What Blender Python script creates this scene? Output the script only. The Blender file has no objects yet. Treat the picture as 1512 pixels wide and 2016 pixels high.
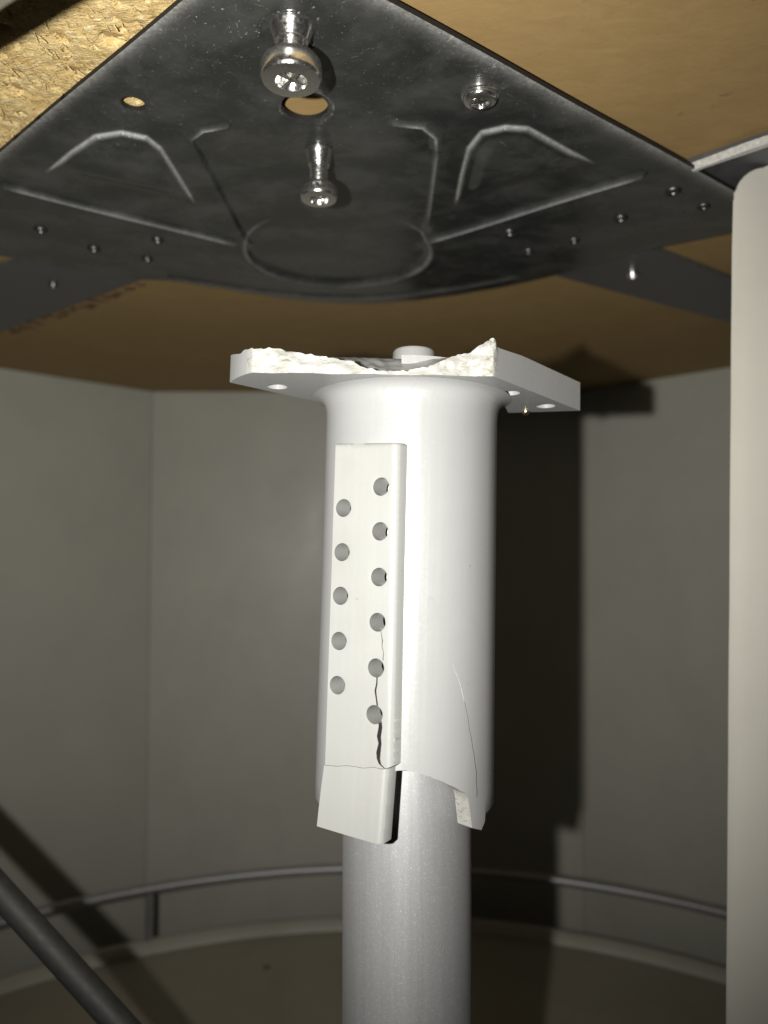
import bpy, bmesh, math, random
import numpy as np
from mathutils import Vector, Matrix, noise
from mathutils.geometry import delaunay_2d_cdt

random.seed(7)
R = math.radians
sc = bpy.context.scene
col = sc.collection
MM = 0.001

# ------------------------------------------------------------------ camera
FPX = 1516.0                      # focal length in photograph pixels
PITCH = math.atan(72.0 / FPX)     # phone tipped a little upwards
CAM_Z = 360.0                     # mm above the cabinet floor
cam_d = bpy.data.cameras.new('camera')
cam = bpy.data.objects.new('camera', cam_d); col.objects.link(cam)
cam.location = (0, 0, CAM_Z * MM)
cam.rotation_euler = (R(90) + PITCH, 0, 0)
cam_d.sensor_fit = 'VERTICAL'; cam_d.sensor_height = 32.0
cam_d.lens = 32.0 * FPX / 2016.0
cam_d.clip_start = 0.01; cam_d.clip_end = 20
cam_d.dof.use_dof = True
cam_d.dof.focus_distance = 0.180
cam_d.dof.aperture_fstop = cam_d.lens / 2.3
sc.camera = cam

# ------------------------------------------------------------------ light
world = bpy.data.worlds.new('World'); sc.world = world; world.use_nodes = True
world.node_tree.nodes['Background'].inputs[0].default_value = (1.0, 0.93, 0.82, 1)
world.node_tree.nodes['Background'].inputs[1].default_value = 0.003
fl = bpy.data.lights.new('phone_flash', 'SPOT')
fl.energy = 3.95; fl.color = (1.0, 0.985, 0.93)
fl.shadow_soft_size = 0.0022; fl.spot_size = R(112); fl.spot_blend = 1.0
flo = bpy.data.objects.new('phone_flash', fl); col.objects.link(flo)
flo.location = (-0.0325, -0.002, (CAM_Z + 1.5) * MM)
flo.rotation_euler = (R(90) + PITCH + R(7), 0, 0)
sc.view_settings.view_transform = 'Standard'; sc.view_settings.look = 'None'
sc.cycles.max_bounces = 8; sc.cycles.diffuse_bounces = 1; sc.cycles.glossy_bounces = 4
sc.view_settings.exposure = 0; sc.view_settings.gamma = 1

# ------------------------------------------------------------------ helpers
cp, sp = math.cos(PITCH), math.sin(PITCH)
def ray(x, y):
    u = (x - 756.0) / FPX; v = (1008.0 - y) / FPX
    return (u, cp - v * sp, sp + v * cp)
def W(x, y, h):        # where a sight line meets height h (mm above the camera) -> plan position
    d = ray(x, y); t = h / d[2]; return (d[0] * t, d[1] * t)
def D(x, y, Y):        # where it meets the upright plane Y mm ahead -> X, Y, height
    d = ray(x, y); t = Y / d[1]; return (d[0] * t, Y, d[2] * t)
def hgt(y, Y): return D(756, y, Y)[2]
def V3(x, y, h): return Vector((x * MM, y * MM, (h + CAM_Z) * MM))

def obj(name, me, mat, parent=None, smooth=False, autos=None):
    o = bpy.data.objects.new(name, me); col.objects.link(o)
    if mat is not None: me.materials.append(mat)
    if smooth:
        for p in me.polygons: p.use_smooth = True
    if autos is not None:
        for p in me.polygons: p.use_smooth = True
        me.set_sharp_from_angle(angle=R(autos))
    if parent: o.parent = parent
    return o
def from_bm(name, bm):
    bmesh.ops.recalc_face_normals(bm, faces=bm.faces)
    me = bpy.data.meshes.new(name); bm.to_mesh(me); bm.free(); return me
def thing(name, label, cat, loc=(0, 0, 0), rot=None, group=None):
    o = bpy.data.objects.new(name, None); col.objects.link(o)
    o.empty_display_size = 0.01
    o.location = loc
    if rot is not None: o.rotation_euler = rot
    o['label'] = label; o['category'] = cat
    if group: o['group'] = group
    return o
def tag(o, label, cat, group=None):
    o['label'] = label; o['category'] = cat
    if group: o['group'] = group
    return o
def lathe(name, prof, n=48, cap0=True, cap1=True, seam=0.0):
    """profile [(r,z) in mm] turned about the local z axis"""
    bm = bmesh.new(); rings = []
    for r, z in prof:
        rings.append([bm.verts.new((r * MM * math.cos(2 * math.pi * k / n), r * MM * math.sin(2 * math.pi * k / n), z * MM)) for k in range(n)])
    for a, b in zip(rings[:-1], rings[1:]):
        for k in range(n):
            bm.faces.new((a[k], a[(k + 1) % n], b[(k + 1) % n], b[k]))
    if cap0: bm.faces.new(rings[0])
    if cap1: bm.faces.new(rings[-1])
    return from_bm(name, bm)
def box(name, x0, x1, y0, y1, z0, z1, bev=0.0, seg=2):
    bm = bmesh.new()
    bmesh.ops.create_cube(bm, size=1)
    for v in bm.verts:
        v.co = Vector(((x0 if v.co.x < 0 else x1) * MM, (y0 if v.co.y < 0 else y1) * MM, (z0 if v.co.z < 0 else z1) * MM))
    if bev > 0: bmesh.ops.bevel(bm, geom=list(bm.edges), offset=bev * MM, segments=seg, profile=.5, affect='EDGES')
    return from_bm(name, bm)
def tube(name, pts, r, n=16, cap=True):
    """round bar through points given in metres"""
    bm = bmesh.new(); rings = []
    pts = [Vector(p) for p in pts]
    for i, p in enumerate(pts):
        a = pts[max(i - 1, 0)]; b = pts[min(i + 1, len(pts) - 1)]
        t = (b - a).normalized()
        up = Vector((0, 0, 1)) if abs(t.z) < .9 else Vector((1, 0, 0))
        s = t.cross(up).normalized(); q = s.cross(t)
        rings.append([bm.verts.new(p + (s * math.cos(2 * math.pi * k / n) + q * math.sin(2 * math.pi * k / n)) * r * MM) for k in range(n)])
    for a, b in zip(rings[:-1], rings[1:]):
        for k in range(n): bm.faces.new((a[k], a[(k + 1) % n], b[(k + 1) % n], b[k]))
    if cap: bm.faces.new(rings[0]); bm.faces.new(rings[-1])
    return from_bm(name, bm)

def in_poly(P, poly):
    P = np.asarray(P); x, y = P[:, 0], P[:, 1]; ins = np.zeros(len(P), bool)
    n = len(poly)
    for i in range(n):
        x1, y1 = poly[i]; x2, y2 = poly[(i + 1) % n]
        c = ((y1 > y) != (y2 > y))
        with np.errstate(divide='ignore', invalid='ignore'):
            xi = (x2 - x1) * (y - y1) / (y2 - y1 + 1e-12) + x1
        ins ^= c & (x < xi)
    return ins
def dist_line(P, pts, closed=False):
    P = np.asarray(P, float); best = np.full(len(P), 1e9)
    q = list(pts) + ([pts[0]] if closed else [])
    for a, b in zip(q[:-1], q[1:]):
        a = np.array(a, float); b = np.array(b, float); ab = b - a
        t = np.clip(((P - a) @ ab) / max(ab @ ab, 1e-9), 0, 1)
        best = np.minimum(best, np.hypot(*(P - (a + t[:, None] * ab)).T))
    return best
def resample(poly, s, closed=True):
    out = []; q = list(poly) + ([poly[0]] if closed else [])
    for a, b in zip(q[:-1], q[1:]):
        L = math.hypot(b[0] - a[0], b[1] - a[1]); n = max(1, int(round(L / s)))
        for k in range(n): out.append((a[0] + (b[0] - a[0]) * k / n, a[1] + (b[1] - a[1]) * k / n))
    if not closed: out.append(tuple(q[-1]))
    return out
def circle(cx, cy, r, n=28, ry=None):
    return [(cx + r * math.cos(2 * math.pi * k / n), cy + (ry or r) * math.sin(2 * math.pi * k / n)) for k in range(n)]
def sstep(a, b, x):
    t = np.clip((x - a) / (b - a), 0, 1); return t * t * (3 - 2 * t)
def noise_arr(P, scale, seed=0.0):
    return np.array([noise.noise(Vector((p[0] * scale + seed, p[1] * scale - seed, seed * 1.7))) for p in P])
def sheet(name, outline, holes, spacing, f_low, f_high, ospace=None, frame=None, fine=None):
    """A cut sheet: plan outline with holes, lower face at f_low(P), upper at f_high(P) (mm); frame maps (u,v,w)->xyz"""
    o = resample(outline, ospace or spacing)
    pts = list(o); edges = [(i, (i + 1) % len(o)) for i in range(len(o))]
    for h in holes:
        k = len(pts); pts += h; edges += [(k + i, k + (i + 1) % len(h)) for i in range(len(h))]
    xs = [p[0] for p in o]; ys = [p[1] for p in o]
    if spacing < 1e3:
        gx, gy = np.meshgrid(np.arange(min(xs) + spacing * .5, max(xs), spacing), np.arange(min(ys) + spacing * .5, max(ys), spacing))
        G = np.c_[gx.ravel(), gy.ravel()]
        m = in_poly(G, o) & (dist_line(G, o, True) > spacing * .45)
        for h in holes: m &= ~in_poly(G, h)
        G = G[m]
        for h in holes: G = G[dist_line(G, h, True) > spacing * .3]
        if fine:      # closer points along pressed features
            lines, wd, fs_ = fine
            near = np.full(len(G), 1e9)
            for ln in lines: near = np.minimum(near, dist_line(G, ln))
            G = G[near > wd]
            gx, gy = np.meshgrid(np.arange(min(xs), max(xs), fs_), np.arange(min(ys), max(ys), fs_))
            F = np.c_[gx.ravel(), gy.ravel()] + np.c_[(np.arange(gx.size) * .618 % 1 - .5), (np.arange(gx.size) * .414 % 1 - .5)] * fs_ * .3
            near = np.full(len(F), 1e9)
            for ln in lines: near = np.minimum(near, dist_line(F, ln))
            F = F[(near <= wd)]; F = F[in_poly(F, o) & (dist_line(F, o, True) > fs_ * .6)]
            for h in holes: F = F[~in_poly(F, h) & (dist_line(F, h, True) > fs_ * .5)]
            pts += [tuple(g) for g in F]
        pts += [tuple(g) for g in G]
    res = delaunay_2d_cdt([Vector(p) for p in pts], edges, [], 0, 1e-5)
    vs = np.array([tuple(v) for v in res[0]]); fs = np.array([tuple(f) for f in res[2] if len(f) == 3])
    cen = vs[fs].mean(axis=1)
    keep = in_poly(cen, o)
    for h in holes: keep &= ~in_poly(cen, h)
    fs = fs[keep]
    a = vs[fs]; area = (a[:, 1, 0] - a[:, 0, 0]) * (a[:, 2, 1] - a[:, 0, 1]) - (a[:, 1, 1] - a[:, 0, 1]) * (a[:, 2, 0] - a[:, 0, 0])
    fs[area < 0] = fs[area < 0][:, ::-1]; fs = fs[np.abs(area) > 1e-5]
    used = np.unique(fs); mp = -np.ones(len(vs), int); mp[used] = np.arange(len(used)); vs = vs[used]; fs = mp[fs]
    lo = f_low(vs); hi = f_high(vs); n = len(vs)
    cnt = {}
    for f in fs:
        for i in range(3):
            e = (f[i], f[(i + 1) % 3]); cnt[e] = cnt.get(e, 0) + 1
    bnd = [e for e in cnt if (e[1], e[0]) not in cnt]
    verts = [(*v, z) for v, z in zip(vs, lo)] + [(*v, z) for v, z in zip(vs, hi)]
    if frame: verts = [frame(*v) for v in verts]
    else: verts = [(v[0] * MM, v[1] * MM, v[2] * MM) for v in verts]
    faces = [tuple(int(q) for q in f[::-1]) for f in fs] + [tuple(int(q) + n for q in f) for f in fs]
    faces += [(int(a), int(b), int(b) + n, int(a) + n) for a, b in bnd]
    me = bpy.data.meshes.new(name); me.from_pydata(verts, [], faces); me.update()
    bm = bmesh.new(); bm.from_mesh(me); bmesh.ops.recalc_face_normals(bm, faces=bm.faces); bm.to_mesh(me); bm.free()
    return me
K = lambda c: (lambda P: np.full(len(P), float(c)))

# ------------------------------------------------------------------ materials
class M:
    def __init__(s, name):
        s.m = bpy.data.materials.new(name); s.m.use_nodes = True
        s.t = s.m.node_tree; s.b = s.t.nodes['Principled BSDF']
        s.co = s.n('ShaderNodeTexCoord').outputs['Object']
    def n(s, kind, **kw):
        k = s.t.nodes.new(kind)
        for a, v in kw.items(): setattr(k, a, v)
        return k
    def l(s, a, b): s.t.links.new(a, b)
    def set(s, **kw):
        for k, v in kw.items(): s.b.inputs[k.replace('_', ' ')].default_value = v
        return s
    def scaled(s, sx, sy=None, sz=None, rot=(0, 0, 0)):
        mp = s.n('ShaderNodeMapping'); mp.inputs['Scale'].default_value = (sx, sy or sx, sz or sx)
        mp.inputs['Rotation'].default_value = rot; s.l(s.co, mp.inputs['Vector']); return mp.outputs['Vector']
    def noise(s, vec, scale=1.0, detail=4, rough=.55, dist=0):
        k = s.n('ShaderNodeTexNoise'); k.inputs['Scale'].default_value = scale; k.inputs['Detail'].default_value = detail
        k.inputs['Roughness'].default_value = rough; k.inputs['Distortion'].default_value = dist
        s.l(vec, k.inputs['Vector']); return k.outputs['Fac']
    def voro(s, vec, scale=1.0, feature='F1', out='Distance'):
        k = s.n('ShaderNodeTexVoronoi', feature=feature); k.inputs['Scale'].default_value = scale
        s.l(vec, k.inputs['Vector']); return k.outputs[out]
    def ramp(s, fac, stops, interp='LINEAR'):
        k = s.n('ShaderNodeValToRGB'); k.color_ramp.interpolation = interp
        e = k.color_ramp.elements
        while len(e) < len(stops): e.new(.5)
        for i, (p, c) in enumerate(stops):
            e[i].position = p; e[i].color = (*(c if isinstance(c, tuple) else (c, c, c)), 1)
        s.l(fac, k.inputs[0]); return k.outputs[0]
    def mix(s, fac, a, b, mode='MIX'):
        k = s.n('ShaderNodeMix', data_type='RGBA', blend_type=mode)
        for sock, v in ((k.inputs[0], fac), (k.inputs[6], a), (k.inputs[7], b)):
            if isinstance(v, (int, float)): sock.default_value = v
            elif isinstance(v, tuple): sock.default_value = (*v, 1)
            else: s.l(v, sock)
        return k.outputs[2]
    def math(s, op, a, b=0.0):
        k = s.n('ShaderNodeMath', operation=op)
        for sock, v in ((k.inputs[0], a), (k.inputs[1], b)):
            if isinstance(v, (int, float)): sock.default_value = v
            else: s.l(v, sock)
        return k.outputs[0]
    def bump(s, h, strength=.3, dist=.0003):
        k = s.n('ShaderNodeBump'); k.inputs['Strength'].default_value = strength; k.inputs['Distance'].default_value = dist
        s.l(h, k.inputs['Height']); s.l(k.outputs[0], s.b.inputs['Normal']); return s
    def base(s, c): s.l(c, s.b.inputs['Base Color']); return s
    def rough(s, c): s.l(c, s.b.inputs['Roughness']); return s

def m_plastic(name, c, spread=.05):
    m = M(name); v = m.scaled(1000)
    n1 = m.noise(v, .05, 5, .6, .6); n2 = m.noise(v, 1.2, 3); smud = m.noise(m.scaled(60, 60, 25), 1, 6, .7, 1.0)
    scr = m.noise(m.scaled(900, 900, 18), 1, 3, .5)
    col_ = m.ramp(n1, [(.3, tuple(x * (1 - spread) for x in c)), (.7, c)])
    col_ = m.mix(m.ramp(smud, [(.52, 0.0), (.75, .30)]), col_, (c[0] * .80, c[1] * .78, c[2] * .70))
    spk = m.noise(v, .55, 4, .6)
    col_ = m.mix(m.ramp(spk, [(.70, 0.0), (.75, .55)]), col_, (c[0] * .62, c[1] * .58, c[2] * .46))
    m.base(col_)
    m.rough(m.ramp(m.math('ADD', m.math('MULTIPLY', n2, .4), m.math('MULTIPLY', scr, .6)), [(.36, .26), (.62, .40)])); m.bump(m.math('ADD', n2, scr), .03, .0002)
    m.set(Specular_IOR_Level=.9); return m.m
MAT_SLEEVE = m_plastic('off_white_plastic', (.34, .342, .34))
MAT_STRIP = m_plastic('cream_plastic', (.345, .346, .332))

def m_fracture():
    m = M('fractured_plastic'); v = m.scaled(1000)
    n = m.noise(m.scaled(420, 420, 900), 1, 6, .6, 1.4); n2 = m.noise(v, .22, 4)
    c = m.ramp(n, [(.30, (.17, .155, .11)), (.43, (.34, .335, .31)), (.7, (.40, .395, .38))])
    m.base(m.mix(m.ramp(n2, [(.55, 0.0), (.75, .45)]), c, (.29, .265, .19)))
    m.set(Roughness=.36).bump(n, .35, .0007); return m.m
MAT_FRACT = m_fracture()

def m_plate():
    m = M('dusty_dark_steel'); v = m.scaled(1000)
    big = m.noise(v, .03, 5, .6, .5); fine = m.noise(v, .9, 6, .75)
    spk = m.noise(v, 1.5, 4, .65); spk2 = m.noise(v, .5, 5, .7)
    smear = m.noise(m.scaled(48, 60, 60, (0, 0, .7)), 1, 6, .66, .25)
    sepxyz = m.n('ShaderNodeSeparateXYZ'); m.l(m.co, sepxyz.inputs[0])
    settle = m.ramp(m.math('MULTIPLY', sepxyz.outputs[1], 4.0), [(.62, 1.0), (.95, .12)])      # more plaster dust towards the open front corner
    gate = m.math('MULTIPLY', m.ramp(big, [(.36, 0.1), (.56, 1.0)]), settle)
    specks = m.math('MULTIPLY', m.ramp(spk, [(.655, 0.0), (.70, 1.0)]), gate)
    blobs = m.math('MULTIPLY', m.ramp(spk2, [(.64, 0.0), (.70, 1.0)]), gate)
    wn = m.n('ShaderNodeTexNoise'); wn.inputs['Scale'].default_value = 90; m.l(m.co, wn.inputs['Vector'])
    wv = m.mix(1.0, m.scaled(70), m.mix(.7, (0, 0, 0), wn.outputs['Color']), 'ADD')
    scr = m.voro(wv, 1, 'DISTANCE_TO_EDGE')
    scratch = m.math('MULTIPLY', m.ramp(scr, [(.0, 1.0), (.012, 0.0)]), m.ramp(spk2, [(.50, 0.0), (.62, .7)]))
    dust = m.math('MAXIMUM', m.math('MAXIMUM', specks, blobs), m.math('MULTIPLY', scratch, gate))
    haze = m.math('MULTIPLY', m.ramp(smear, [(.42, 0.0), (.72, 1.0)]), .15)
    ed = m.n('ShaderNodeAttribute', attribute_name='edge_wear').outputs['Fac']
    edn = m.math('MULTIPLY', ed, m.ramp(fine, [(.3, .35), (.7, 1.0)]))
    allw = m.math('MINIMUM', m.math('ADD', m.math('ADD', m.math('MULTIPLY', dust, .8), haze), m.math('MULTIPLY', edn, .8)), 1.0)
    met_ = m.n('ShaderNodeAttribute', attribute_name='painted_glint').outputs['Fac']
    rb = m.math('MULTIPLY', m.n('ShaderNodeAttribute', attribute_name='painted_glint').outputs['Fac'], m.ramp(spk2, [(.3, .55), (.6, 1.0)]))  # flash glints on the pressed edges, mixed into the base colour
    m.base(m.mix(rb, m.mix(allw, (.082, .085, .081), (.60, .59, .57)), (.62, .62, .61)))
    m.l(m.math('SUBTRACT', m.math('SUBTRACT', .68, m.math('MULTIPLY', allw, .66)), m.math('MULTIPLY', met_, .3)), m.b.inputs['Metallic'])
    m.rough(m.math('ADD', m.ramp(smear, [(.3, .15), (.72, .34)]), m.math('MULTIPLY', allw, .45)))
    m.bump(fine, .03, .0002); return m.m
MAT_PLATE = m_plate()
def m_steel(name, c, r0, r1, sc_=.4, met=1.0, bmp=.08):
    m = M(name); v = m.scaled(1000); n = m.noise(v, sc_, 5, .6)
    m.base(m.ramp(n, [(.3, tuple(x * .75 for x in c)), (.7, c)])); m.rough(m.ramp(n, [(.3, r0), (.7, r1)]))
    m.set(Metallic=met).bump(n, bmp, .0002); return m.m
MAT_ARM = m_steel('dark_steel_strip', (.17, .17, .172), .4, .55, .15, .55)
MAT_BOLT = m_steel('zinc_plated_steel', (.82, .81, .78), .13, .30, 1.4, .97, .03)
MAT_RIVET = m_steel('rivet_steel', (.22, .22, .22), .34, .5, .8)
MAT_ROD = m_steel('dark_grey_steel_rod', (.05, .05, .047), .55, .7, .4, .3)
MAT_RAIL = m_steel('grey_rail_steel', (.40, .40, .41), .38, .5, .4, .7)
MAT_BRASS = m_steel('brass_screw', (.75, .66, .42), .2, .3)

def m_pole():
    m = M('silver_flake_paint'); v = m.scaled(1000)
    ce = m.voro(v, 6.0, 'F1', 'Color'); n = m.noise(v, 1.1, 4, .65); rubn = m.noise(m.scaled(400, 400, 14), 1, 5, .7, .4)
    sep = m.n('ShaderNodeSeparateColor'); m.l(ce, sep.inputs[0])
    c = m.ramp(n, [(.3, (.495, .497, .502)), (.7, (.53, .532, .538))])
    c = m.mix(m.ramp(sep.outputs[0], [(.93, 0.0), (1.0, .7)]), c, (.9, .9, .9))
    m.base(c); m.set(Metallic=.62)
    m.rough(m.ramp(rubn, [(.3, .42), (.7, .54)]))
    m.bump(m.math('ADD', sep.outputs[2], n), .06, .0001); return m.m
MAT_POLE = m_pole()

def m_board():
    m = M('brown_fibreboard'); v = m.scaled(1000)
    fib = m.noise(m.scaled(90, 200, 200, (0, 0, .35)), 1, 7, .7, .8); big = m.noise(v, .022, 4, .6, .6); fl_ = m.noise(v, .55, 4, .7)
    c = m.ramp(fib, [(.3, (.345, .225, .093)), (.7, (.42, .285, .125))])
    c = m.mix(m.ramp(big, [(.35, 0.0), (.7, .45)]), c, (.32, .208, .085))
    c = m.mix(m.ramp(m.noise(v, .16, 5, .75), [(.64, 0.0), (.72, .75)]), c, (.17, .11, .055))
    m.base(c); m.set(Roughness=.72, Specular_IOR_Level=.25).bump(fl_, .18, .0004); return m.m
MAT_BOARD = m_board()
def m_chip():
    m = M('raw_chipboard'); v = m.scaled(1000)
    st = m.noise(m.scaled(210, 900, 600, (0, 0, .8)), 1, 5, .62, 1.2)
    st2 = m.noise(m.scaled(700, 190, 600, (0, 0, .5)), 1, 4, .6, 1.0)
    blot = m.noise(v, .09, 5, .65, .8); fine = m.noise(v, 1.1, 6, .75)
    c = m.ramp(m.math('MULTIPLY', m.math('ADD', st, st2), .5), [(.34, (.46, .29, .10)), (.45, (.78, .56, .235)), (.55, (.88, .68, .34)), (.66, (.93, .82, .54))])
    c = m.mix(m.ramp(blot, [(.45, 0.0), (.7, .55)]), c, (.60, .38, .145))
    c = m.mix(m.ramp(m.noise(v, .33, 4, .6, .5), [(.66, 0.0), (.72, .9)]), c, (.17, .085, .03))
    m.base(c); m.set(Roughness=.85, Specular_IOR_Level=.2)
    m.bump(m.math('ADD', m.math('ADD', st, st2), m.math('MULTIPLY', fine, .5)), .9, .0009); return m.m
MAT_CHIP = m_chip()
def m_mel(name, c):
    m = M(name); v = m.scaled(1000); n = m.noise(v, .02, 4, .6); f = m.noise(v, .8, 4, .6)
    sm = m.noise(m.scaled(11, 11, 5), 1, 7, .72, 1.2); sp_ = m.noise(v, .12, 4, .6)
    cc = m.ramp(n, [(.3, tuple(x * .92 for x in c)), (.7, c)])
    cc = m.mix(m.ramp(sm, [(.5, 0.0), (.72, .22)]), cc, tuple(x * .62 for x in c))
    cc = m.mix(m.ramp(sp_, [(.72, 0.0), (.76, .5)]), cc, tuple(x * .45 for x in c))
    m.base(cc); m.rough(m.ramp(sm, [(.3, .38), (.7, .58)])); m.bump(f, .08, .0003); return m.m
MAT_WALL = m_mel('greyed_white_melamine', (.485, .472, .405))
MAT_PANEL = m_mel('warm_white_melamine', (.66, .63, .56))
MAT_TRAY = m_mel('cream_tray_laminate', (.33, .298, .225))
MAT_LIP = m_mel('pale_tray_lip', (.40, .385, .32))
MAT_BAND = m_mel('slate_grey_band', (.23, .23, .245))
def flat(name, c, r=.8):
    m = M(name); v = m.scaled(1000); m.base(m.ramp(m.noise(v, .9, 5, .7), [(.3, tuple(x * .6 for x in c)), (.7, c)])); m.set(Roughness=r); return m.m
MAT_CRACK = flat('dark_crack_and_shade', (.06, .055, .045))  # dark hairline crack, and the shade painted inside the open slits
MAT_CRUMB = flat('brown_crumb', (.17, .12, .05))
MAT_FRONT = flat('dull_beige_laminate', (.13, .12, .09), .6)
MAT_CUT = flat('blackened_cut_edge', (.012, .010, .009), .7)
MAT_SPLINT = flat('dark_wood_splinter', (.11, .065, .03))
MAT_CHALK = flat('chipped_white_edging', (.72, .71, .67))

# ------------------------------------------------------------------ setting: boards of the cabinet
H = 118.0          # underside of the steel plate above the camera, mm
HB = H + 4.4       # underside of the worktop board
FLOOR = -CAM_Z
def struct(o): o['kind'] = 'structure'; return o
corner_l = W(300, 771, HB); back_y = corner_l[1]
rp = W(1440, 722, HB)
corner_r = (rp[0] - (back_y - rp[1]), back_y)
struct(obj('ceiling', box('ceiling', -620, 620, 30, back_y + 20, HB + CAM_Z, HB + CAM_Z + 22), MAT_BOARD))
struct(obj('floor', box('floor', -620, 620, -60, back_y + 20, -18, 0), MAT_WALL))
def wall(name, a, b):
    a = Vector(a); b = Vector(b); d = (b - a).normalized(); nrm = Vector((-d.y, d.x))
    if nrm.y < 0: nrm = -nrm
    bm = bmesh.new(); vs = []
    for z in (0.2, HB + CAM_Z - .2):
        for p in (a, b, b + nrm * 16, a + nrm * 16): vs.append(bm.verts.new((p.x * MM, p.y * MM, z * MM)))
    for f in ((0, 1, 2, 3), (4, 5, 6, 7), (0, 1, 5, 4), (1, 2, 6, 5), (2, 3, 7, 6), (3, 0, 4, 7)): bm.faces.new([vs[i] for i in f])
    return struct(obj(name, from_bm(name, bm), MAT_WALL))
wall('wall_back', (corner_l[0] + .3, back_y), (corner_r[0] - .3, back_y))
wall('wall_left', (corner_l[0] - 420, back_y - 420), (corner_l[0], back_y))
wall('wall_right', (corner_r[0], back_y), (corner_r[0] + 420, back_y - 420))

# ------------------------------------------------------------------ steel corner plate
plate = thing('corner_plate', 'large dark dusty steel plate with pressed ribs screwed under the worktop', 'metal plate', V3(0, 0, 0))
p = lambda x, y: W(x, y, H)
apexL, apexR = p(360, 0), p(760, 0)
Lc = p(0, 300); Rc = p(1440, 372)
dl = Vector(Lc) - Vector(apexL); dr = Vector(Rc) - Vector(apexR)
def cross2(a, b): return a.x * b.y - a.y * b.x
tt = cross2(Vector(apexR) - Vector(apexL), dr) / cross2(dl, dr)
apex = Vector(apexL) + dl * tt
Lend = Vector(apexL) + dl * 1.22; Rend = Vector(apexR) + dr * 1.12
ul = dl.normalized(); ur = dr.normalized()
tip = [tuple(apex + ul * 8), tuple(apex + ul * 3 + ur * 2 - Vector((0, 1.4))), tuple(apex + ur * 3 + ul * 2 - Vector((0, 1.4))), tuple(apex + ur * 8)]
arc_px = [(1088, 541), (1040, 553), (980, 566), (900, 580), (820, 590), (740, 596), (670, 597), (590, 592), (510, 581), (440, 569), (380, 560), (330, 553), (272, 551)]
outline = tip + [tuple(Rend), p(1560, 430), p(1470, 452), p(1285, 490)] + [p(*q) for q in arc_px] + [p(50, 512), p(-90, 486), tuple(Lend)]
bighole = circle(*p(600, 213), 6.3, 36); smallhole = circle(*p(262, 208), 3.2, 24)
def mirror_x(q): return q
padL = [p(*q) for q in ((92, 338), (140, 298), (188, 266), (240, 258), (288, 268), (316, 290), (350, 345), (382, 398))]
padR = [p(*q) for q in ((897, 402), (908, 345), (922, 290), (948, 258), (995, 247), (1040, 250), (1100, 284), (1168, 322))]
ribL = [p(10, 364), p(462, 477)]; ribR = [p(1262, 343), p(845, 472)]
key = [p(*q) for q in ((446, 246), (400, 254), (378, 272), (382, 288), (470, 452), (505, 500), (560, 535), (770, 535), (830, 500), (842, 440), (860, 300), (860, 272), (832, 249), (776, 242))]
hookL = [p(*q) for q in ((446, 245), (400, 254), (378, 272))]; hookR = [p(*q) for q in ((776, 242), (832, 248), (858, 270), (858, 296))]
rc = Vector(p(666, 500)); rr = abs(p(845, 508)[0] - p(492, 508)[0]) / 2
arcrib = [p(*q) for q in ((335, 546), (430, 560), (520, 573), (620, 583), (720, 584), (820, 577), (920, 563), (1010, 545))]
dimples = [p(*q) for q in ((405, 436), (898, 427))]
bq0 = p(572, 62)
def relief(P):
    h = np.zeros(len(P))
    for pad in (padL, padR):
        ins = in_poly(P, pad); d = dist_line(P, pad); d = np.where(ins, d, -d)
        op = dist_line(P, [pad[0], pad[-1]])
        h += (1.35 * sstep(-.3, .9, d) + 1.2 * sstep(2.6, 6.0, d)) * sstep(.5, 12, op)
    for rb, w, k in ((ribL, 2.3, 1.5), (ribR, 2.6, 1.7)):
        d = dist_line(P, rb); h += k * (.5 + .5 * np.cos(np.pi * np.clip(d / w, 0, 1)))
    for hk in (hookL, hookR):
        d = dist_line(P, hk); h += 1.1 * (.5 + .5 * np.cos(np.pi * np.clip(d / 1.9, 0, 1)))
    ins = in_poly(P, key); d = dist_line(P, key); d = np.where(ins, d, -d)
    q = np.hypot(P[:, 0] - rc.x, P[:, 1] - rc.y)
    front = sstep(2, 26, dist_line(P, [key[0], key[-1]]))
    h -= np.maximum(1.4 * sstep(-.3, 1.0, d) * front, 1.45 * sstep(rr + .3, rr - 2.0, q) * sstep(-.75 * rr, .15 * rr, P[:, 1] - rc.y))
    h += 1.2 * np.exp(-((q - rr - 1.8) / 1.5) ** 2) * sstep(-.2 * rr, .5 * rr, P[:, 1] - rc.y)
    d = dist_line(P, arcrib); h += 1.0 * np.exp(-(d / 1.6) ** 2)
    for c in dimples: h += .9 * np.exp(-((np.hypot(P[:, 0] - c[0], P[:, 1] - c[1])) / 1.4) ** 2)
    for c, r in ((p(600, 213), 6.3), (p(262, 208), 3.2)):
        q = np.hypot(P[:, 0] - c[0], P[:, 1] - c[1]); h -= .5 * np.exp(-((q - r) / .9) ** 2)
    q = np.hypot(P[:, 0] - bq0[0], P[:, 1] - bq0[1]); h -= .3 * sstep(7.3, 6.6, q)
    h += .25 * np.sin(P[:, 0] * .06 + 1) * np.cos(P[:, 1] * .05)
    return h
feat = [padL, padR, ribL, ribR, hookL, hookR, key[2:5], key[9:11], arcrib, circle(rc.x, rc.y, rr, 40), bighole, smallhole, circle(*bq0, 7, 30)]
me = sheet('plate_sheet', outline, [bighole, smallhole], 1.6, lambda P: H - relief(P), lambda P: H + 1.3 - relief(P), 1.2, None, (feat, 2.6, .42))
at = me.attributes.new('edge_wear', 'FLOAT', 'POINT')
co = np.zeros(len(me.vertices) * 3); me.vertices.foreach_get('co', co); co = co.reshape(-1, 3) / MM
dd = np.minimum(dist_line(co[:, :2], [tuple(apex), tuple(Rend)]) * 1.15, dist_line(co[:, :2], [tuple(apex), tuple(Lend)]) * 1.6)
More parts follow.
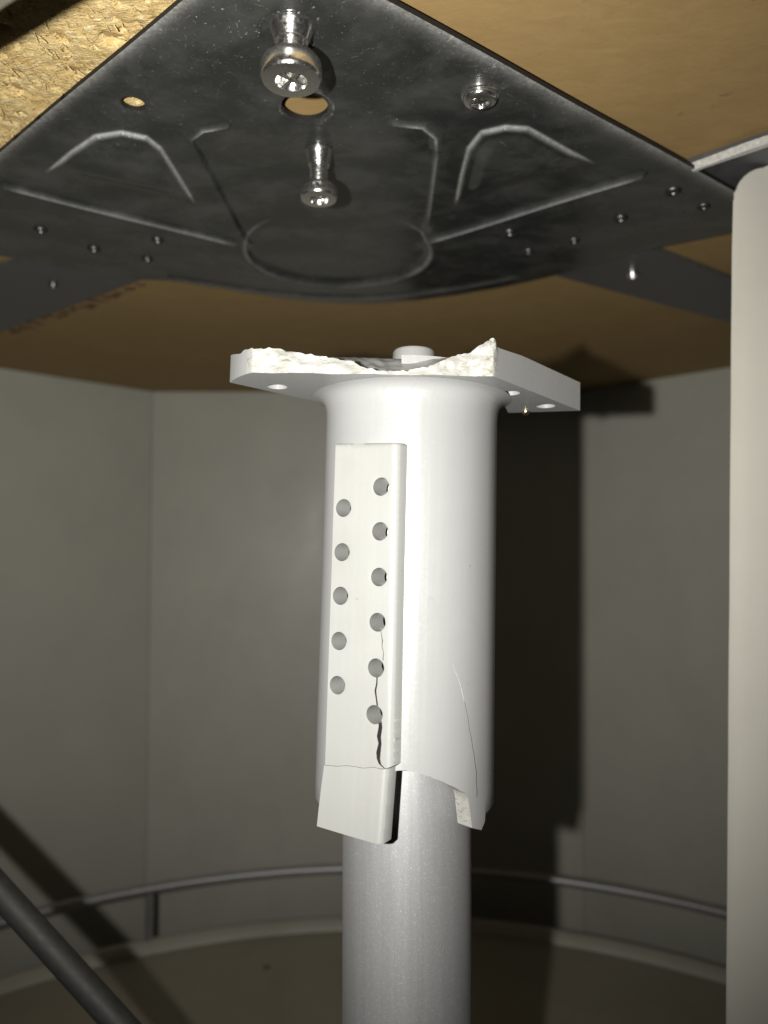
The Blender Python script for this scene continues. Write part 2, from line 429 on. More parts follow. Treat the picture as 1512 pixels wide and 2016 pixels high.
at.data.foreach_set('value', np.exp(-(dd / 3.0) ** 1.3).astype(np.float32))
at = me.attributes.new('painted_glint', 'FLOAT', 'POINT'); P2 = co[:, :2]; glint = np.zeros(len(P2))  # painted highlight mask along pads, ribs and hooks
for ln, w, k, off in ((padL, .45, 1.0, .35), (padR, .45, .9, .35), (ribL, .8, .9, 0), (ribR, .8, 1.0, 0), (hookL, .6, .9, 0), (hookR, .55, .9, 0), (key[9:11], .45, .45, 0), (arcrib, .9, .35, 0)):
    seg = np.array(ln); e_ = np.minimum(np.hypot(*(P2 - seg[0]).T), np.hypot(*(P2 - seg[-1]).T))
    glint = np.maximum(glint, k * np.exp(-(dist_line(P2, ln) / w) ** 2) * (.25 + .75 * sstep(0, 6, e_)))
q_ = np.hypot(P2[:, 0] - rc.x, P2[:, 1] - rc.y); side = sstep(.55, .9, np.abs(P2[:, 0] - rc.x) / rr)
glint = np.maximum(glint, .5 * np.exp(-((q_ - rr - .6) / .6) ** 2) * np.maximum(side, .5 * (P2[:, 1] > rc.y)))
at.data.foreach_set('value', glint.astype(np.float32))
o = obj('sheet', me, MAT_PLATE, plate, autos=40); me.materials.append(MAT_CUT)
fc = np.array([tuple(f.center) for f in me.polygons])[:, :2] / MM; fnz = np.array([abs(f.normal.z) for f in me.polygons])
bd = dist_line(fc, outline, True)
for h_ in (bighole, smallhole): bd = np.minimum(bd, dist_line(fc, h_, True))
for i in np.nonzero((fnz < .35) & (bd < .25))[0]: me.polygons[int(i)].material_index = 1
# flat arms running back under the board
def flat_bar(name, pts, z0, th, mat, parent):
    return obj(name, sheet(name, pts, [], 1e4, K(z0), K(z0 + th), 40), mat, parent)
HA = H + 2.1
a = lambda x, y: W(x, y, HA)
armR = [a(1060, 532), a(1285, 490), a(1440, 550), a(1720, 660), a(1720, 735), a(1440, 636), a(1088, 541)]
armL = [a(300, 530), a(50, 512), a(-10, 527), a(-220, 585), a(-220, 735), a(0, 654), a(272, 552)]
flat_bar('arm', armR, HA, 2.0, MAT_ARM, plate); flat_bar('arm', armL, HA, 2.0, MAT_ARM, plate)
# short tapped collars pressed through the sheet
collar = lathe('collar', [(2.5, 0.15), (2.35, -.35), (2.0, -.75), (1.55, -.8), (1.2, -.5), (1.1, .1)], 20, True, False)
for x, y, s in ((80, 455, 1.05), (185, 493, 1.1), (310, 475, 1), (290, 513, .9), (1325, 378, 1.15), (1385, 408, 1), (1222, 432, 1.1), (1003, 460, 1.1), (1130, 476, 1), (1040, 497, 1)):
    q = p(x, y - 2)
    c = obj('collar', collar, None, plate); c.location = (q[0] * MM, q[1] * MM, H * MM); c.scale = (s, s, s)
collar.materials.append(MAT_RIVET)
for f in collar.polygons: f.use_smooth = True

# second dark bar at the right with its ragged white edging
bar = thing('side_bar', 'dark flat bar with ragged white edging running behind the pale upright panel', 'bar', V3(0, 0, 0))
e0 = Vector(a(1338, 331)); e1 = Vector(a(1512, 272)); ed = (e1 - e0).normalized(); en = Vector((-ed.y, ed.x))
if en.y < 0: en = -en
s0 = e0 - ed * 4; s1 = e0 + ed * 90
flat_bar('flat_bar', [tuple(s0), tuple(s1), tuple(s1 + en * 40), tuple(s0 + en * 40)], HA + .15, 2.0, MAT_ARM, bar)
s0 = e0 + ed * 4; rag = [tuple(s0 - en * .2)]; n = 90
for k in range(n + 1): rag.append(tuple(s0 + (s1 - s0) * k / n - en * (.4 + 1.1 * min(1, k / 16) + .22 * random.random())))
rag += [tuple(s1 + en * .9)]
for k in range(n, -1, -2): rag.append(tuple(s0 + (s1 - s0) * k / n + en * (.5 + .35 * random.random())))
obj('white_edging', sheet('white_edging', rag, [], 1e4, K(HA - 2.4), K(HA + .13), 40), MAT_CHALK, bar)

# ------------------------------------------------------------------ raw chipboard corner of the worktop
def dist_in(x, y): return -((x - apex.x) * (-ul.y) + (y - apex.y) * ul.x)       # how far under the plate, from its left edge
def chip_patch():
    xs = np.arange(-150, 2, .9); ys = np.arange(118, 262, .9)
    vs = []; 
    for y in ys:
        for x in xs:
            v = Vector((x, y, 0))
            f = Vector((x * .55 + y * .55, (x - y) * .16, 0))
            h = 1.0 * noise.noise(v * .07) + .55 * noise.noise(f * .9) + .5 * noise.noise(v * .6)
            crv = noise.noise(v * .16 + Vector((9, 3, 0)))
            if crv > .34: h += (crv - .34) * 7
            p2 = noise.noise(v * .38 + Vector((2, 7, 4)))
            if p2 > .42: h += (p2 - .42) * 9
            vs.append((x * MM, y * MM, (HB - 1.3 + h * .8) * MM))
    nx = len(xs); fs = [(j * nx + i, (j + 1) * nx + i, (j + 1) * nx + i + 1, j * nx + i + 1) for j in range(len(ys) - 1) for i in range(nx - 1)
          if dist_in(xs[i], ys[j]) < 26]
    me = bpy.data.meshes.new('chipboard'); me.from_pydata(vs, [], fs); me.update()
    for q in me.polygons: q.use_smooth = True
    return me
chip = struct(obj('chipboard_surface', chip_patch(), MAT_CHIP)); chip.location = V3(0, 0, 0)
# torn flakes standing off the raw board
bm = bmesh.new()
for k in range(700):
    t_ = random.random(); x = random.uniform(-135, -25); y = random.uniform(140, 235)
    L_ = random.uniform(.8, 3.6); w_ = random.uniform(.1, .4); an = random.gauss(.8, .6)
    z = HB - 1.6 - random.random() * .5; c_, s_ = math.cos(an), math.sin(an)
    lift = random.uniform(-.9, .3); pts = []
    for u, v, dz in ((-1, -1, 0), (1, -1, lift), (1, 1, lift), (-1, 1, 0)):
        pts.append(((x + u * L_ / 2 * c_ - v * w_ / 2 * s_), (y + u * L_ / 2 * s_ + v * w_ / 2 * c_), z + dz))
    lo = [bm.verts.new((q[0] * MM, q[1] * MM, q[2] * MM)) for q in pts]; hi = [bm.verts.new((q[0] * MM, q[1] * MM, (q[2] + .15) * MM)) for q in pts]
    bm.faces.new(lo); bm.faces.new(hi)
    for i in range(4): bm.faces.new((lo[i], lo[(i + 1) % 4], hi[(i + 1) % 4], hi[i]))
fk = obj('wood_flakes', from_bm('wood_flakes', bm), MAT_CHIP, chip); fk['kind'] = 'stuff'
# splinters along the torn edge behind the left arm
bm = bmesh.new()
for k in range(26):
    f = k / 25; q = Vector(W(20 + 250 * f + random.uniform(-6, 6), 652 - 96 * f + random.uniform(-2, 9), HB)); r_ = random.uniform(.8, 2.6)
    vs = []
    for j in range(7):
        an = j / 7 * 2 * math.pi; rj = r_ * random.uniform(.4, 1.2); vs.append((q.x + rj * 1.6 * math.cos(an), q.y + rj * math.sin(an)))
    lo = [bm.verts.new((v[0] * MM, v[1] * MM, (HB - random.uniform(.3, 1.1)) * MM)) for v in vs]; hi = [bm.verts.new((v[0] * MM, v[1] * MM, HB * MM)) for v in vs]
    bm.faces.new(lo); bm.faces.new(hi)
    for i in range(7): bm.faces.new((lo[i], lo[(i + 1) % 7], hi[(i + 1) % 7], hi[i]))
spn = obj('splinters', from_bm('splinters', bm), MAT_SPLINT, bpy.data.objects['ceiling']); spn['kind'] = 'stuff'; spn.location = V3(0, 0, 0)

# front rail whose corner pokes into the top left
rail_h = 84.0
q0 = Vector(W(28, 0, rail_h)); q1 = Vector(W(0, 18, rail_h)); rd = (q1 - q0).normalized(); rn = Vector((-rd.y, rd.x))
if rn.x > 0: rn = -rn
r0 = q0 - rd * 90; r1 = q0 + rd * 55
fr = obj('front_rail', sheet('front_rail', [tuple(r0), tuple(r1), tuple(r1 + rn * 18), tuple(r0 + rn * 18)], [], 1e4, K(rail_h), K(HB - 2.6), 30), MAT_FRONT)
fr.location = V3(0, 0, 0); tag(fr, 'pale wooden rail end poking into the top left corner of the picture', 'rail')

# ------------------------------------------------------------------ bolts and screws
def cross_recess(depth, r, z, up=.3):
    """star-shaped cross raised rim and slot pieces for a driver recess, head facing down"""
    bm = bmesh.new()
    for k in range(4):
        an = k * math.pi / 2 + .35; c_, s_ = math.cos(an), math.sin(an)
        prof = [(-.16 * r, .12 * r), (.16 * r, .12 * r), (.11 * r, r), (-.11 * r, r)]
        lo = []; hi = []
        for (u, v) in prof:
            x, y = u * c_ - v * s_, u * s_ + v * c_
            lo.append(bm.verts.new((x * MM, y * MM, (z - depth) * MM))); hi.append(bm.verts.new((x * MM, y * MM, (z + up) * MM)))
        bm.faces.new(lo); bm.faces.new(hi)
        for i in range(4): bm.faces.new((lo[i], lo[(i + 1) % 4], hi[(i + 1) % 4], hi[i]))
    return from_bm('cross', bm)
def bolt(name, label, px, py, k, col_r, col_h, nk_r, nk_h, hd_r, hd_h, rot):
    q = W(px, py, H - (col_h * .2)); t = thing(name, label, 'bolt', V3(q[0], q[1], H), (0, 0, rot))
    obj('collar', lathe('collar', [(col_r * 1.12, .3), (col_r * 1.1, -.25), (col_r * 1.04, -.55), (col_r * .88, -col_h + .35), (col_r * .82, -col_h), (nk_r, -col_h)]), MAT_BOLT, t, autos=50)
    z = -col_h; prof = [(nk_r, z + .3)]; nth = max(3, int(nk_h / .9))
    for i in range(nth):
        a0 = z - nk_h * i / nth; prof += [(nk_r, a0), (nk_r * .86, a0 - nk_h / nth * .5)]
    prof.append((nk_r, z - nk_h - .2))
    obj('threaded_neck', lathe('threaded_neck', prof), MAT_BOLT, t, autos=60)
    z = -col_h - nk_h
    hd = [(nk_r, z), (hd_r * .66, z - .1), (hd_r * .88, z - hd_h * .18), (hd_r * .98, z - hd_h * .36), (hd_r, z - hd_h * .5), (hd_r, z - hd_h * .84), (hd_r * .985, z - hd_h * .92), (hd_r * .93, z - hd_h), (hd_r * .7, z - hd_h - .15), (hd_r * .52, z - hd_h - .2), (hd_r * .44, z - hd_h + 1.2), (hd_r * .30, z - hd_h + 2.4), (hd_r * .05, z - hd_h + 2.5)]
    h = obj('head', lathe('head', hd, 56), MAT_BOLT, t, autos=45)
    obj('cross_recess', cross_recess(.0, hd_r * .47, z - hd_h + .25, 2.0), MAT_BOLT, h)
    return t
bolt('bolt', 'big shiny bolt with scuffed cross head nearest the camera, hanging from steel plate', 574, 62, 1, 4.6, 3.2, 3.2, 3.0, 7.0, 6.0, .3)
bolt('bolt', 'smaller shiny bolt hanging from the plate behind the large round hole', 628, 305, 1, 3.7, 4.2, 2.7, 5.2, 5.6, 5.0, .9)
def pan_screw(label, px, py, h, r, dz, group=None, mat=MAT_BOLT):
    q = W(px, py, h); t = thing('screw', label, 'screw', V3(q[0], q[1], h), (0, 0, random.random()), group)
    if r > 4: obj('washer', lathe('washer', [(r * 1.1, .3), (r * 1.08, -.4), (r * .95, -.75), (r * .5, -.75)]), mat, t, autos=40)
    z = -.7 if r > 4 else .2
    hd = obj('head', lathe('head', [(r, z), (r * .99, z - dz * .4), (r * .94, z - dz * .75), (r * .84, z - dz), (r * .56, z - dz - .1), (r * .46, z - dz + .8), (r * .1, z - dz + 1.3)], 40), mat, t, autos=45)
    obj('cross_recess', cross_recess(.0, r * .5, z - dz + .15, .9), mat, hd)
    return t
pan_screw('small cross head screw in the right half of the steel plate', 945, 186, H, 4.5, 1.5)
pan_screw('tiny dull screw head in the left flat arm of the steel plate', 105, 558, HA, 2.0, 1.8, None, MAT_RIVET)
pan_screw('tiny bright screw head in the right flat arm of the steel plate', 1245, 535, HA, 2.6, 2.4)

# ------------------------------------------------------------------ pole
PD = 196.0                                   # pole axis distance, mm
px_, _, _ = D(801, 1850, PD)
hole_r = 16.0
rail_far_y = 180 + 366
RAIL_H = hgt(1708, rail_far_y); TRAY_H = hgt(1832, rail_far_y - 8)
UND = hgt(745, 170.0)                        # underside of the broken flange
pole = thing('support_pole', 'thick silver flecked metal pole rising from the round tray', 'pole', V3(px_, PD, TRAY_H))
plen = UND - TRAY_H - 6
obj('tube', lathe('tube', [(hole_r, -12), (hole_r, 40), (hole_r, 90), (hole_r, plen - 20), (hole_r, plen - .6), (hole_r - .6, plen), (hole_r - 2.2, plen), (hole_r - 2.2, plen - 25)], 96, True, False), MAT_POLE, pole, autos=40)
obj('base_collar', lathe('base_collar', [(24, -.5), (24, 9), (22.5, 11), (hole_r + .1, 11)], 64, True, False), MAT_BAND, pole, autos=40)

# ------------------------------------------------------------------ broken plastic bracket: sleeve, flange, strip
top_c = D(811, 790, PD); bot_c = D(794.5, 1600, PD - 2.6)
ax = (Vector(top_c) - Vector(bot_c)).normalized()
rotq = Vector((0, 0, 1)).rotation_difference(ax)
org = Vector((top_c[0], PD, UND))
brk = thing('broken_bracket', 'broken white plastic mounting sleeve with snapped top flange slipped over the pole', 'bracket', V3(*org), rotq.to_euler())
Minv = (Matrix.Translation(org) @ rotq.to_matrix().to_4x4()).inverted()
def loc(x, y, Y): return Minv @ Vector(D(x, y, Y))      # photograph point at a distance -> bracket's own mm
def phi_of(x, y):                                         # angle on the sleeve front (0 = towards the camera)
    Y = PD - 20; q = loc(x, y, Y); return math.asin(max(-1, min(1, q.x / RS)))
RS = 21.7; RI = 17.6
def sl(x, y):
    f = phi_of(x, y)
    q = loc(x, y, PD - RS * math.cos(f)); f = math.asin(max(-1, min(1, q.x / RS))); return math.degrees(f), loc(x, y, PD - RS * math.cos(f)).z
# lower edge of the sleeve by angle: whole behind and left, snapped off in front
bp = [sl(*q) for q in ((776, 1512), (800, 1511), (830, 1518), (862, 1530), (890, 1543), (914, 1556))]
t0 = sl(917, 1565); t1 = sl(926, 1622); t2 = sl(944, 1626); t3 = sl(955, 1612)
zfull = sl(955, 1605)[1]
lowpts = [(-180, zfull), (-75, zfull + .3), (-44, zfull - .4), (-41, bp[0][1] + 1), (bp[0][0] - 2, bp[0][1] + .6)] + bp + [(t0[0] + .4, t0[1]), (t1[0], t1[1]), (t2[0], t2[1]), (t2[0] + 6, zfull), (180, zfull)]
la = np.array([q[0] for q in lowpts]); lz = np.array([q[1] for q in lowpts])
phis = sorted(set([round(v, 3) for v in list(np.arange(-180, 180, 2.5)) + [q[0] for q in lowpts[1:-1]] + list(np.linspace(-42, 62, 90))]))
STRIP_A = -30.0
zk0 = sl(720, 872)[1]; zk1 = sl(720, 1512)[1]
def sleeve():
    bm = bmesh.new(); o_, i_ = [], []
    NZ = 26
    for f in phis:
        zb = float(np.interp(f, la, lz)); brokenf = -42 < f < t2[0] + 5
        if brokenf: zb += .16 * noise.noise(Vector((f * .35, 2, 0))) + .10 * noise.noise(Vector((f * 1.3, 5, 0)))
        s_, c_ = math.sin(R(f)), math.cos(R(f)); co_, ci_ = [], []
        ztop = -.02
        prof = [(RS + 3.6, ztop), (RS + 2.2, -.35), (RS + 1.1, -1.1), (RS + .4, -2.3), (RS + .1, -3.8), (RS, -5.5)]
        ch = 0 if brokenf else 1.8
        for k in range(1, NZ + 1): 
            z = -5.5 + (zb + ch + 5.5) * k / NZ; prof.append((RS + .25 * (k / NZ), z))
        if ch: prof += [(RS - .25, zb + .7), (RS - 1.2, zb)]
        else: prof += [(RS + .2, zb + .15 * 0 + 0.02), (RS + .1, zb)]
        for r, z in prof: co_.append(bm.verts.new((r * s_ * MM, -r * c_ * MM, z * MM)))
        zi = zb + (0.0 if ch else .25 * noise.noise(Vector((f * .5, 9, 0))))
        for k in range(6): ci_.append(bm.verts.new((RI * s_ * MM, -RI * c_ * MM, (zi + (7 - zi) * k / 5) * MM)))
        o_.append(co_); i_.append(ci_)
    n = len(phis); fr_ = []
    for k in range(n):
        j = (k + 1) % n; fm = phis[k] + .01
        for q in range(len(o_[0]) - 1):
            z = (o_[k][q].co.z + o_[k][q + 1].co.z) / 2 / MM
            if STRIP_A - 23.5 < fm < STRIP_A + 19 and zk1 + 1 < z < zk0 - 2: continue
            bm.faces.new((o_[k][q], o_[j][q], o_[j][q + 1], o_[k][q + 1]))
        f_ = bm.faces.new((o_[k][-1], o_[j][-1], i_[j][0], i_[k][0])); fr_.append(f_)
        if -42 < fm < t2[0] + 5: f_.material_index = 1
        for q in range(5):
            if STRIP_A - 23.5 < fm < STRIP_A + 19: continue
            bm.faces.new((i_[k][q], i_[j][q], i_[j][q + 1], i_[k][q + 1]))
    return from_bm('sleeve', bm)
slv = obj('sleeve', sleeve(), MAT_SLEEVE, brk, autos=38); slv.data.materials.append(MAT_FRACT)

# hairline cracks follow the surface as thin tapering seams
def surf_seam(name, pts_px, w0, w1, rad, parent, mat):
    bm = bmesh.new(); A, B = [], []
    q = [sl(*t) for t in pts_px]; n = len(q)
    for i, (f, z) in enumerate(q):
        w = w0 + (w1 - w0) * i / (n - 1); df = math.degrees(w / RS)
        for lst, s in ((A, -1), (B, 1)):
            an = R(f + s * df); lst.append(bm.verts.new((rad * math.sin(an) * MM, -rad * math.cos(an) * MM, z * MM)))
    for i in range(n - 1): bm.faces.new((A[i], B[i], B[i + 1], A[i + 1]))
    return obj(name, from_bm(name, bm), mat, parent)
surf_seam('stress_line', [(889, 1306), (893, 1318), (898, 1330), (903, 1344), (908, 1365), (911, 1378)], .03, .10, RS + .27, slv, MAT_CHALK)
surf_seam('crack', [(909, 1370), (912.5, 1382), (915, 1396), (919, 1415), (920.5, 1432), (924, 1446), (926.5, 1463), (930, 1482), (932, 1500), (934.5, 1515), (934, 1532), (935.5, 1548), (935, 1563)], .02, .10, RS + .275, slv, MAT_CRACK)

# flat drilled strip on the sleeve's left front
sa = R(STRIP_A); un = Vector((math.sin(sa), -math.cos(sa), 0)); us = Vector((math.cos(sa), math.sin(sa), 0))
RF = 23.6
def fr_strip(u, v, w): q = us * u + un * w; return (q.x * MM, q.y * MM, v * MM)
def uv(x, y):      # photograph point -> strip face coordinates
    d = ray(x, y); o3 = Minv @ Vector((0, 0, 0)); dv = (Minv.to_3x3() @ Vector(d))
    t = (RF - o3.dot(un)) / dv.dot(un); q = o3 + dv * t; return (q.dot(us), q.z)
right_e = [uv(785, 871), uv(772, 1509)]
left_e = [uv(640, 1506), uv(645, 1360), uv(651, 1180), uv(656, 1020), uv(661, 873)]
crack_h = [uv(*q) for q in ((756, 1514), (735, 1510), (716, 1512), (700, 1509), (684, 1507), (664, 1508))]
main_out = right_e + crack_h + left_e
holesR = [(750, 958), (748, 1046), (746, 1136), (743, 1225), (740, 1315), (737, 1407)]
holesL = [(676, 1000), (673, 1087), (670, 1173), (667, 1262), (664, 1349)]
HR = 2.08
hl = [circle(*uv(*q), HR, 26) for q in holesR + holesL]
def slit(pts, ws):
    A, B = [], []
    for i, (x, y) in enumerate(pts):
        u, v = uv(x, y); w = ws[i] / 2; A.append((u - w, v)); B.append((u + w, v))
    return A + B[::-1]
cr = [slit([(749, 1238), (751, 1250), (753, 1262), (752, 1272), (755, 1285), (754, 1300)], [.14, .12, .2, .14, .12, .18]),
      slit([(742, 1328), (742, 1345), (739, 1360), (741, 1375), (743, 1392)], [.32, .34, .45, .36, .4]),
      slit([(748, 1418), (749, 1432), (746, 1450), (748, 1464), (745, 1482), (745, 1494), (748, 1504), (756, 1512), (760, 1516)], [.8, .95, 1.05, .8, 1.1, .85, .6, .4, .25])]
ur_ = max(q[0] for q in right_e)
def front(P):
    d = dist_line(P, right_e); dt = dist_line(P, [right_e[0], left_e[-1]]); r_ = 1.7
    k = np.clip(r_ - d, 0, r_ * .93); kt = np.clip(.5 - dt, 0, .5)
    z = RF - (r_ - np.sqrt(r_ * r_ - k * k)) - (.5 - np.sqrt(.25 - kt * kt))
    for c in [uv(*q) for q in holesR + holesL]:
        q = np.hypot(P[:, 0] - c[0], P[:, 1] - c[1]) - HR; z -= .05 * sstep(.3, 0, q)
    return z
strip = obj('drilled_strip', sheet('drilled_strip', main_out, hl + cr, .65, K(17.5), front, .5, fr_strip, ([right_e], 1.9, .24)), MAT_STRIP, brk, autos=56)
strip.data.materials.append(MAT_CRACK)
for f in strip.data.polygons:          # depth shade painted dark on the walls of the open cracks
    c_ = f.center / MM; nn = f.normal
    if abs(nn.dot(un)) < .4 and any(in_poly(np.array([[c_.dot(us) + du, c_.z]]), k_)[0] for k_ in cr for du in (-.06, .06)) and min(math.hypot(c_.dot(us) - h_[0], c_.z - h_[1]) for h_ in [uv(*q) for q in holesR]) > HR + .05: f.material_index = 1
strip['label'] = 'flat drilled strip with two rows of holes, cracked between the lower holes'
# lower fragment, snapped and hinged outwards
f_out = [uv(*q) for q in ((764, 1514), (755, 1661), (742, 1659), (700, 1647), (660, 1635), (627, 1625), (630, 1590), (634, 1550), (639, 1506.6), (664, 1508.6), (684, 1507.6), (700, 1509.6), (716, 1512.6), (735, 1510.6), (754, 1514.6))]
fright = f_out[:2]; vtop = f_out[0][1]
def ffront(P):
    d = dist_line(P, fright); r_ = 1.4; k = np.clip(r_ - d, 0, r_ * .93)
    return RF + .12 - (r_ - np.sqrt(r_ * r_ - k * k)) + (vtop - P[:, 1]) * .035
frag = obj('snapped_end', sheet('snapped_end', f_out, [], .65, lambda P: ffront(P) * 0 + RF - 3.9 + (vtop - P[:, 1]) * .035, ffront, .4, fr_strip, ([fright], 1.6, .24)), MAT_STRIP, brk, autos=56)
frag['label'] = 'snapped lower end of the strip, standing slightly away from the pole'

# top flange with fractured front
def fl_xy(x, y, Y): q = loc(x, y, Y); return (q.x, q.y)
def und(x, y): q = Minv @ Vector((*W(x, y, UND), UND)); return (q.x, q.y)     # on the flange's underside
cA = fl_xy(497, 745, 170.5); cB = fl_xy(971, 745, 169.0); cC = fl_xy(1142, 799, 203.5)
bx = Vector(cC) - Vector(cB); bn = Vector((-bx.y, bx.x)).normalized()
if bn.x > 0: bn = -bn
cD = Vector(cC) + bn * 51; cE = fl_xy(452, 764, 180.5); cEE = fl_xy(470, 754, 174.5)
back_l = Vector(cE) + bx.normalized() * 4 + bn * .6
f_line = [cA] + [(cA[0] + (cB[0] - cA[0]) * k / 12, cA[1] + (cB[1] - cA[1]) * k / 12 + .5 * math.sin(k * 1.9) * (1 if 0 < k < 12 else 0)) for k in range(1, 12)] + [cB]
outl = f_line + [cC, und(985, 807), (13, 21), (8, 25), (-4, 25), (-13, 19), und(640, 797)] + [tuple((1 - t) ** 2 * Vector(cE) + 2 * t * (1 - t) * (Vector(cEE) * 1.7 - (Vector(cE) + Vector(cA)) * .35) + t * t * Vector(cA)) for t in (0, .15, .3, .45, .6, .75, .9)]
TH = 7.6
prof_x = [(440, 686), (470, 684), (500, 684), (545, 685), (560, 690), (605, 698), (640, 703), (672, 707), (700, 714), (715, 727), (750, 732), (800, 731), (850, 722), (885, 706), (920, 697), (938, 684), (950, 681), (962, 671), (972, 668), (977, 684)]
fx = np.array([fl_xy(a_, 745, 170)[0] for a_, _ in prof_x]); fz = np.array([loc(a_, b_, 170.5).z for a_, b_ in prof_x])
def ftop(P):
    d = dist_line(P, f_line); zf = np.interp(P[:, 0], fx, fz)
    zf = zf + (.35 * noise_arr(P, .7, 3.0) + .3 * noise_arr(P, 2.1, 1.0)) * sstep(3, .5, d)
    k = sstep(.5, 15, d + .6 * noise_arr(P, .5, 8.0))
    q = np.hypot(P[:, 0], P[:, 1]); z = zf * (1 - k) + TH * k
    lf = sstep(3.0, 0, dist_line(P, [cEE, cE, tuple(back_l)])); z = z - .8 * lf * lf
    return np.where((q < 13.5) , np.minimum(z, 4.2), z)
fholes = [circle(*und(545, 770), 2.5, 24), circle(*und(1004, 772), 2.4, 24), circle(*und(1074, 793), 2.5, 24)]
def flow(P): return np.zeros(len(P))
flm = sheet('flange', outl, fholes, .7, flow, ftop, .55)
# fractured front faces get the torn material and some roughness
bm = bmesh.new(); bm.from_mesh(flm); bm.normal_update()
fpts = np.array([(v.co.x / MM, v.co.y / MM) for v in bm.verts]); df = dist_line(fpts, f_line)
vlist = list(bm.verts)
edges_front = [e for e in bm.edges if all(df[v.index] < .05 for v in e.verts) and abs(e.verts[0].co.z - e.verts[1].co.z) > .8 * MM]
r_ = bmesh.ops.subdivide_edges(bm, edges=edges_front, cuts=7, use_grid_fill=True)
bm.verts.ensure_lookup_table(); bm.faces.ensure_lookup_table()
fpts = np.array([(v.co.x / MM, v.co.y / MM) for v in bm.verts]); df = dist_line(fpts, f_line)
for v in bm.verts:
    if df[v.index] < .05 and v.co.z > .15 * MM:
        q = v.co / MM; w = min(1, q.z / 2)
        dy = 1.1 * noise.noise(Vector((q.x * .24, q.z * .45, 3))) + .4 * noise.noise(Vector((q.x * .8, q.z * 1.0, 7))) + .12 * noise.noise(Vector((q.x * 2.5, q.z * 3, 1)))
        # fracture leans back towards the top in the middle of the break
        v.co.y += (dy * w * .9 + .12 * q.z * max(0, 1 - abs(q.x + 3) / 22)) * MM
bm.normal_update()
for f in bm.faces:
    c = f.calc_center_median() / MM
    if min(df[v.index] for v in f.verts) < 1.8 and max(df[v.index] for v in f.verts) < 7 and c.z > .06 and not (f.normal.z < -.8): f.material_index = 1
bm.to_mesh(flm); bm.free()
flange = obj('flange', flm, MAT_SLEEVE, brk, autos=40); flm.materials.append(MAT_FRACT)
flange['label'] = 'top flange with its front edge snapped off rough and white'
bq = loc(815, 705, 201)
pin = obj('pivot_pin', lathe('pivot_pin', [(5.6, 0), (5.6, 9.6), (5.2, 10.2), (4.6, 10.3), (4.3, 10.0), (0.5, 10.0)], 40), MAT_SLEEVE, brk, autos=40); pin.location = (bq.x * MM, bq.y * MM, (loc(815, 692, 201).z - 10.2) * MM)
bur = bmesh.new(); bmesh.ops.create_icosphere(bur, subdivisions=3, radius=1.0 * MM)
for v in bur.verts:
    q = v.co / MM; v.co *= 1 + .45 * noise.noise(q * 1.7 + Vector((4, 1, 2))) + .3 * noise.noise(q * 4)
    v.co.z *= 1.7; v.co.x *= 1.2
bo = obj('torn_burr', from_bm('torn_burr', bur), MAT_FRACT, flange, smooth=True); bq = loc(966, 683, 170); bo.location = (bq.x * MM, bq.y * MM, bq.z * MM)
# brass screw tip sticking out below the flange
q = D(1035, 804, 205)
ts = tag(obj('screw_tip', lathe('screw_tip', [(.95, 2.2), (.95, .6), (.75, .2), (1.0, -.2), (.95, -.8), (.55, -1.3), (.2, -1.5)], 16), MAT_BRASS, smooth=True), 'tiny brass screw tip poking out under the right end of the broken flange', 'screw'); ts.location = V3(q[0], q[1], q[2] - .4)

# ------------------------------------------------------------------ revolving tray
TC = (px_ - 8, 180.0); RT = 366.0
tray = thing('revolving_tray', 'round cream carousel tray with raised grey rail around its back edge', 'tray', V3(TC[0], TC[1], TRAY_H))
obj('tray_floor', lathe('tray_floor', [(20, -14), (RT - 9, -14), (RT - 8, 0), (60, 0), (20, 0)], 160, False, False), MAT_TRAY, tray, autos=40)
LT = hgt(1802, rail_far_y) - TRAY_H
obj('raised_lip', lathe('raised_lip', [(RT - 8, -14), (RT + 3, -14), (RT + 3, LT - 2), (RT + 1, LT), (RT - 2, LT), (RT - 4, LT - 1), (RT - 6.5, LT * .45), (RT - 8, .2)], 200, False, False), MAT_LIP, tray, autos=50)
RHL = RAIL_H - TRAY_H
def arc(r, z, a0, a1, n=120): return [((r * math.sin(R(a0 + (a1 - a0) * k / n))) * MM, (r * math.cos(R(a0 + (a1 - a0) * k / n))) * MM, z * MM) for k in range(n + 1)]
obj('top_rail', tube('top_rail', arc(RT - 1, RHL, -135, 135), 3.2, 14), MAT_RAIL, tray, smooth=True)
post = tube('post', [(0, 0, (LT - 1) * MM), (0, 0, (RHL + 1) * MM)], 1.9, 10)
dq = D(291, 1770, 500); aq = math.degrees(math.asin((D(291, 1775, TC[1] + RT * .905)[0] - TC[0]) / RT))
post.materials.append(MAT_RAIL)
for k in range(-2, 4):
    an = R(aq + 74 * k); o = obj('post', post, None, tray); o.location = ((RT - 1) * math.sin(an) * MM, (RT - 1) * math.cos(an) * MM, 0)
sq = D(525, 1905, 100); wq = W(525, 1905, TRAY_H)
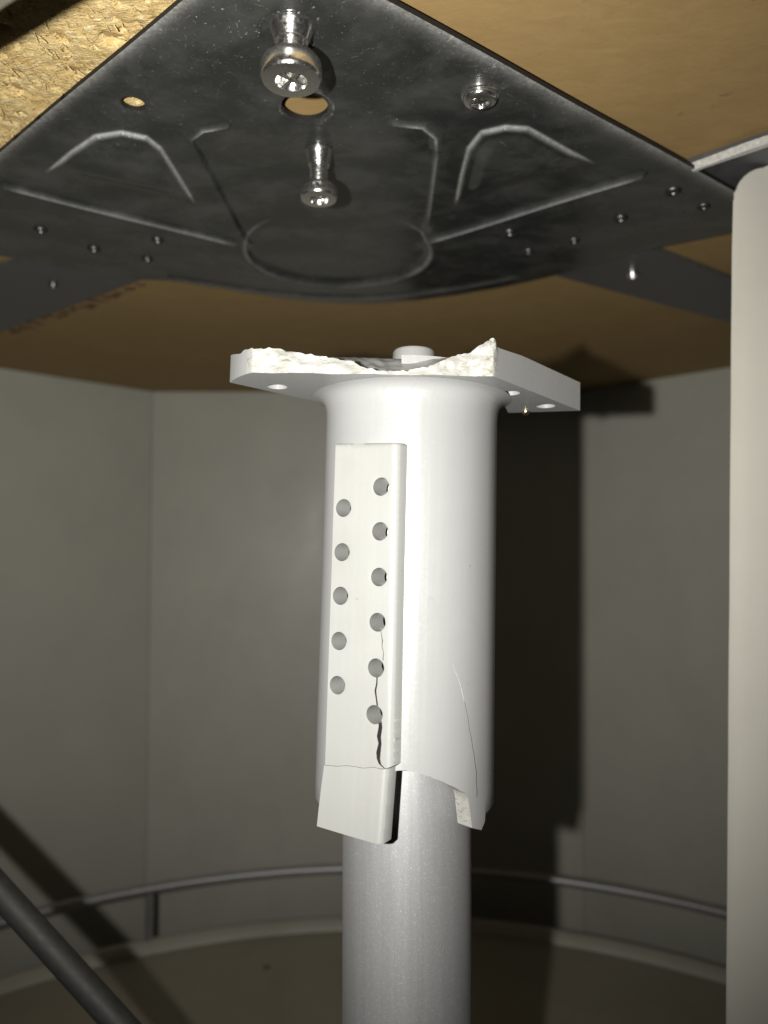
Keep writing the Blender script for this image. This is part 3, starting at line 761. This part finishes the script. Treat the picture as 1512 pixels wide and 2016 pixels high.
spot = tag(obj('crumb', lathe('crumb', [(2.2, 0), (2.1, .3), (1.3, .7), (.3, .8)], 12), MAT_CRUMB, smooth=True), 'small brown crumb lying on the cream tray floor', 'crumb'); spot.location = V3(wq[0], wq[1], TRAY_H + .05)

# slanting rod in the lower left
A_ = Vector(D(-2, 1752, 238)); B_ = Vector(D(236, 2016, 232)); d_ = (B_ - A_)
rod = tag(obj('slanting_rod', tube('slanting_rod', [V3(*(A_ - d_ * 1.6)), V3(*(A_ - d_ * .5)), V3(*A_), V3(*B_), V3(*(B_ + d_ * .9))], 4.0, 24), MAT_ROD, autos=40), 'dark grey metal rod slanting down across the lower left corner', 'rod')

# pale upright panel at the right
def upright():
    Y0 = 236.0; x0 = D(1441, 500, Y0)[0]; lean = (D(1441, 420, Y0)[0] - D(1429, 2016, Y0)[0]) / (hgt(420, Y0) - hgt(2016, Y0))
    top = hgt(326, Y0); z0 = FLOOR + .5; pts = []
    xe = lambda h: x0 + lean * (h - hgt(500, Y0))
    rr_ = 11.0
    pts.append((xe(z0), z0))
    for k in range(30): h = z0 + (top - rr_ - z0) * (k + 1) / 30; pts.append((xe(h) + .12 * noise.noise(Vector((h * .09, 3, 0))), h))
    for k in range(1, 9): an = math.pi - k / 8 * math.pi / 2; pts.append((xe(top) + rr_ + rr_ * math.cos(an), top - rr_ + rr_ * math.sin(an)))
    pts += [(xe(top) + 60, top), (xe(z0) + 60, z0)]
    bm = bmesh.new(); f_ = [bm.verts.new((a_ * MM, Y0 * MM, b_ * MM)) for a_, b_ in pts]
    bk = [bm.verts.new((a_ * MM + 14 * MM, (Y0 + 18) * MM, b_ * MM)) for a_, b_ in pts]
    bm.faces.new(f_); bm.faces.new(bk); n = len(pts)
    e_ = []
    for i in range(n): bm.faces.new((f_[i], f_[(i + 1) % n], bk[(i + 1) % n], bk[i]))
    fe = [e for e in bm.edges if e.verts[0] in f_ and e.verts[1] in f_]
    bmesh.ops.bevel(bm, geom=fe, offset=.9 * MM, segments=3, profile=.5, affect='EDGES')
    return from_bm('upright_panel', bm)
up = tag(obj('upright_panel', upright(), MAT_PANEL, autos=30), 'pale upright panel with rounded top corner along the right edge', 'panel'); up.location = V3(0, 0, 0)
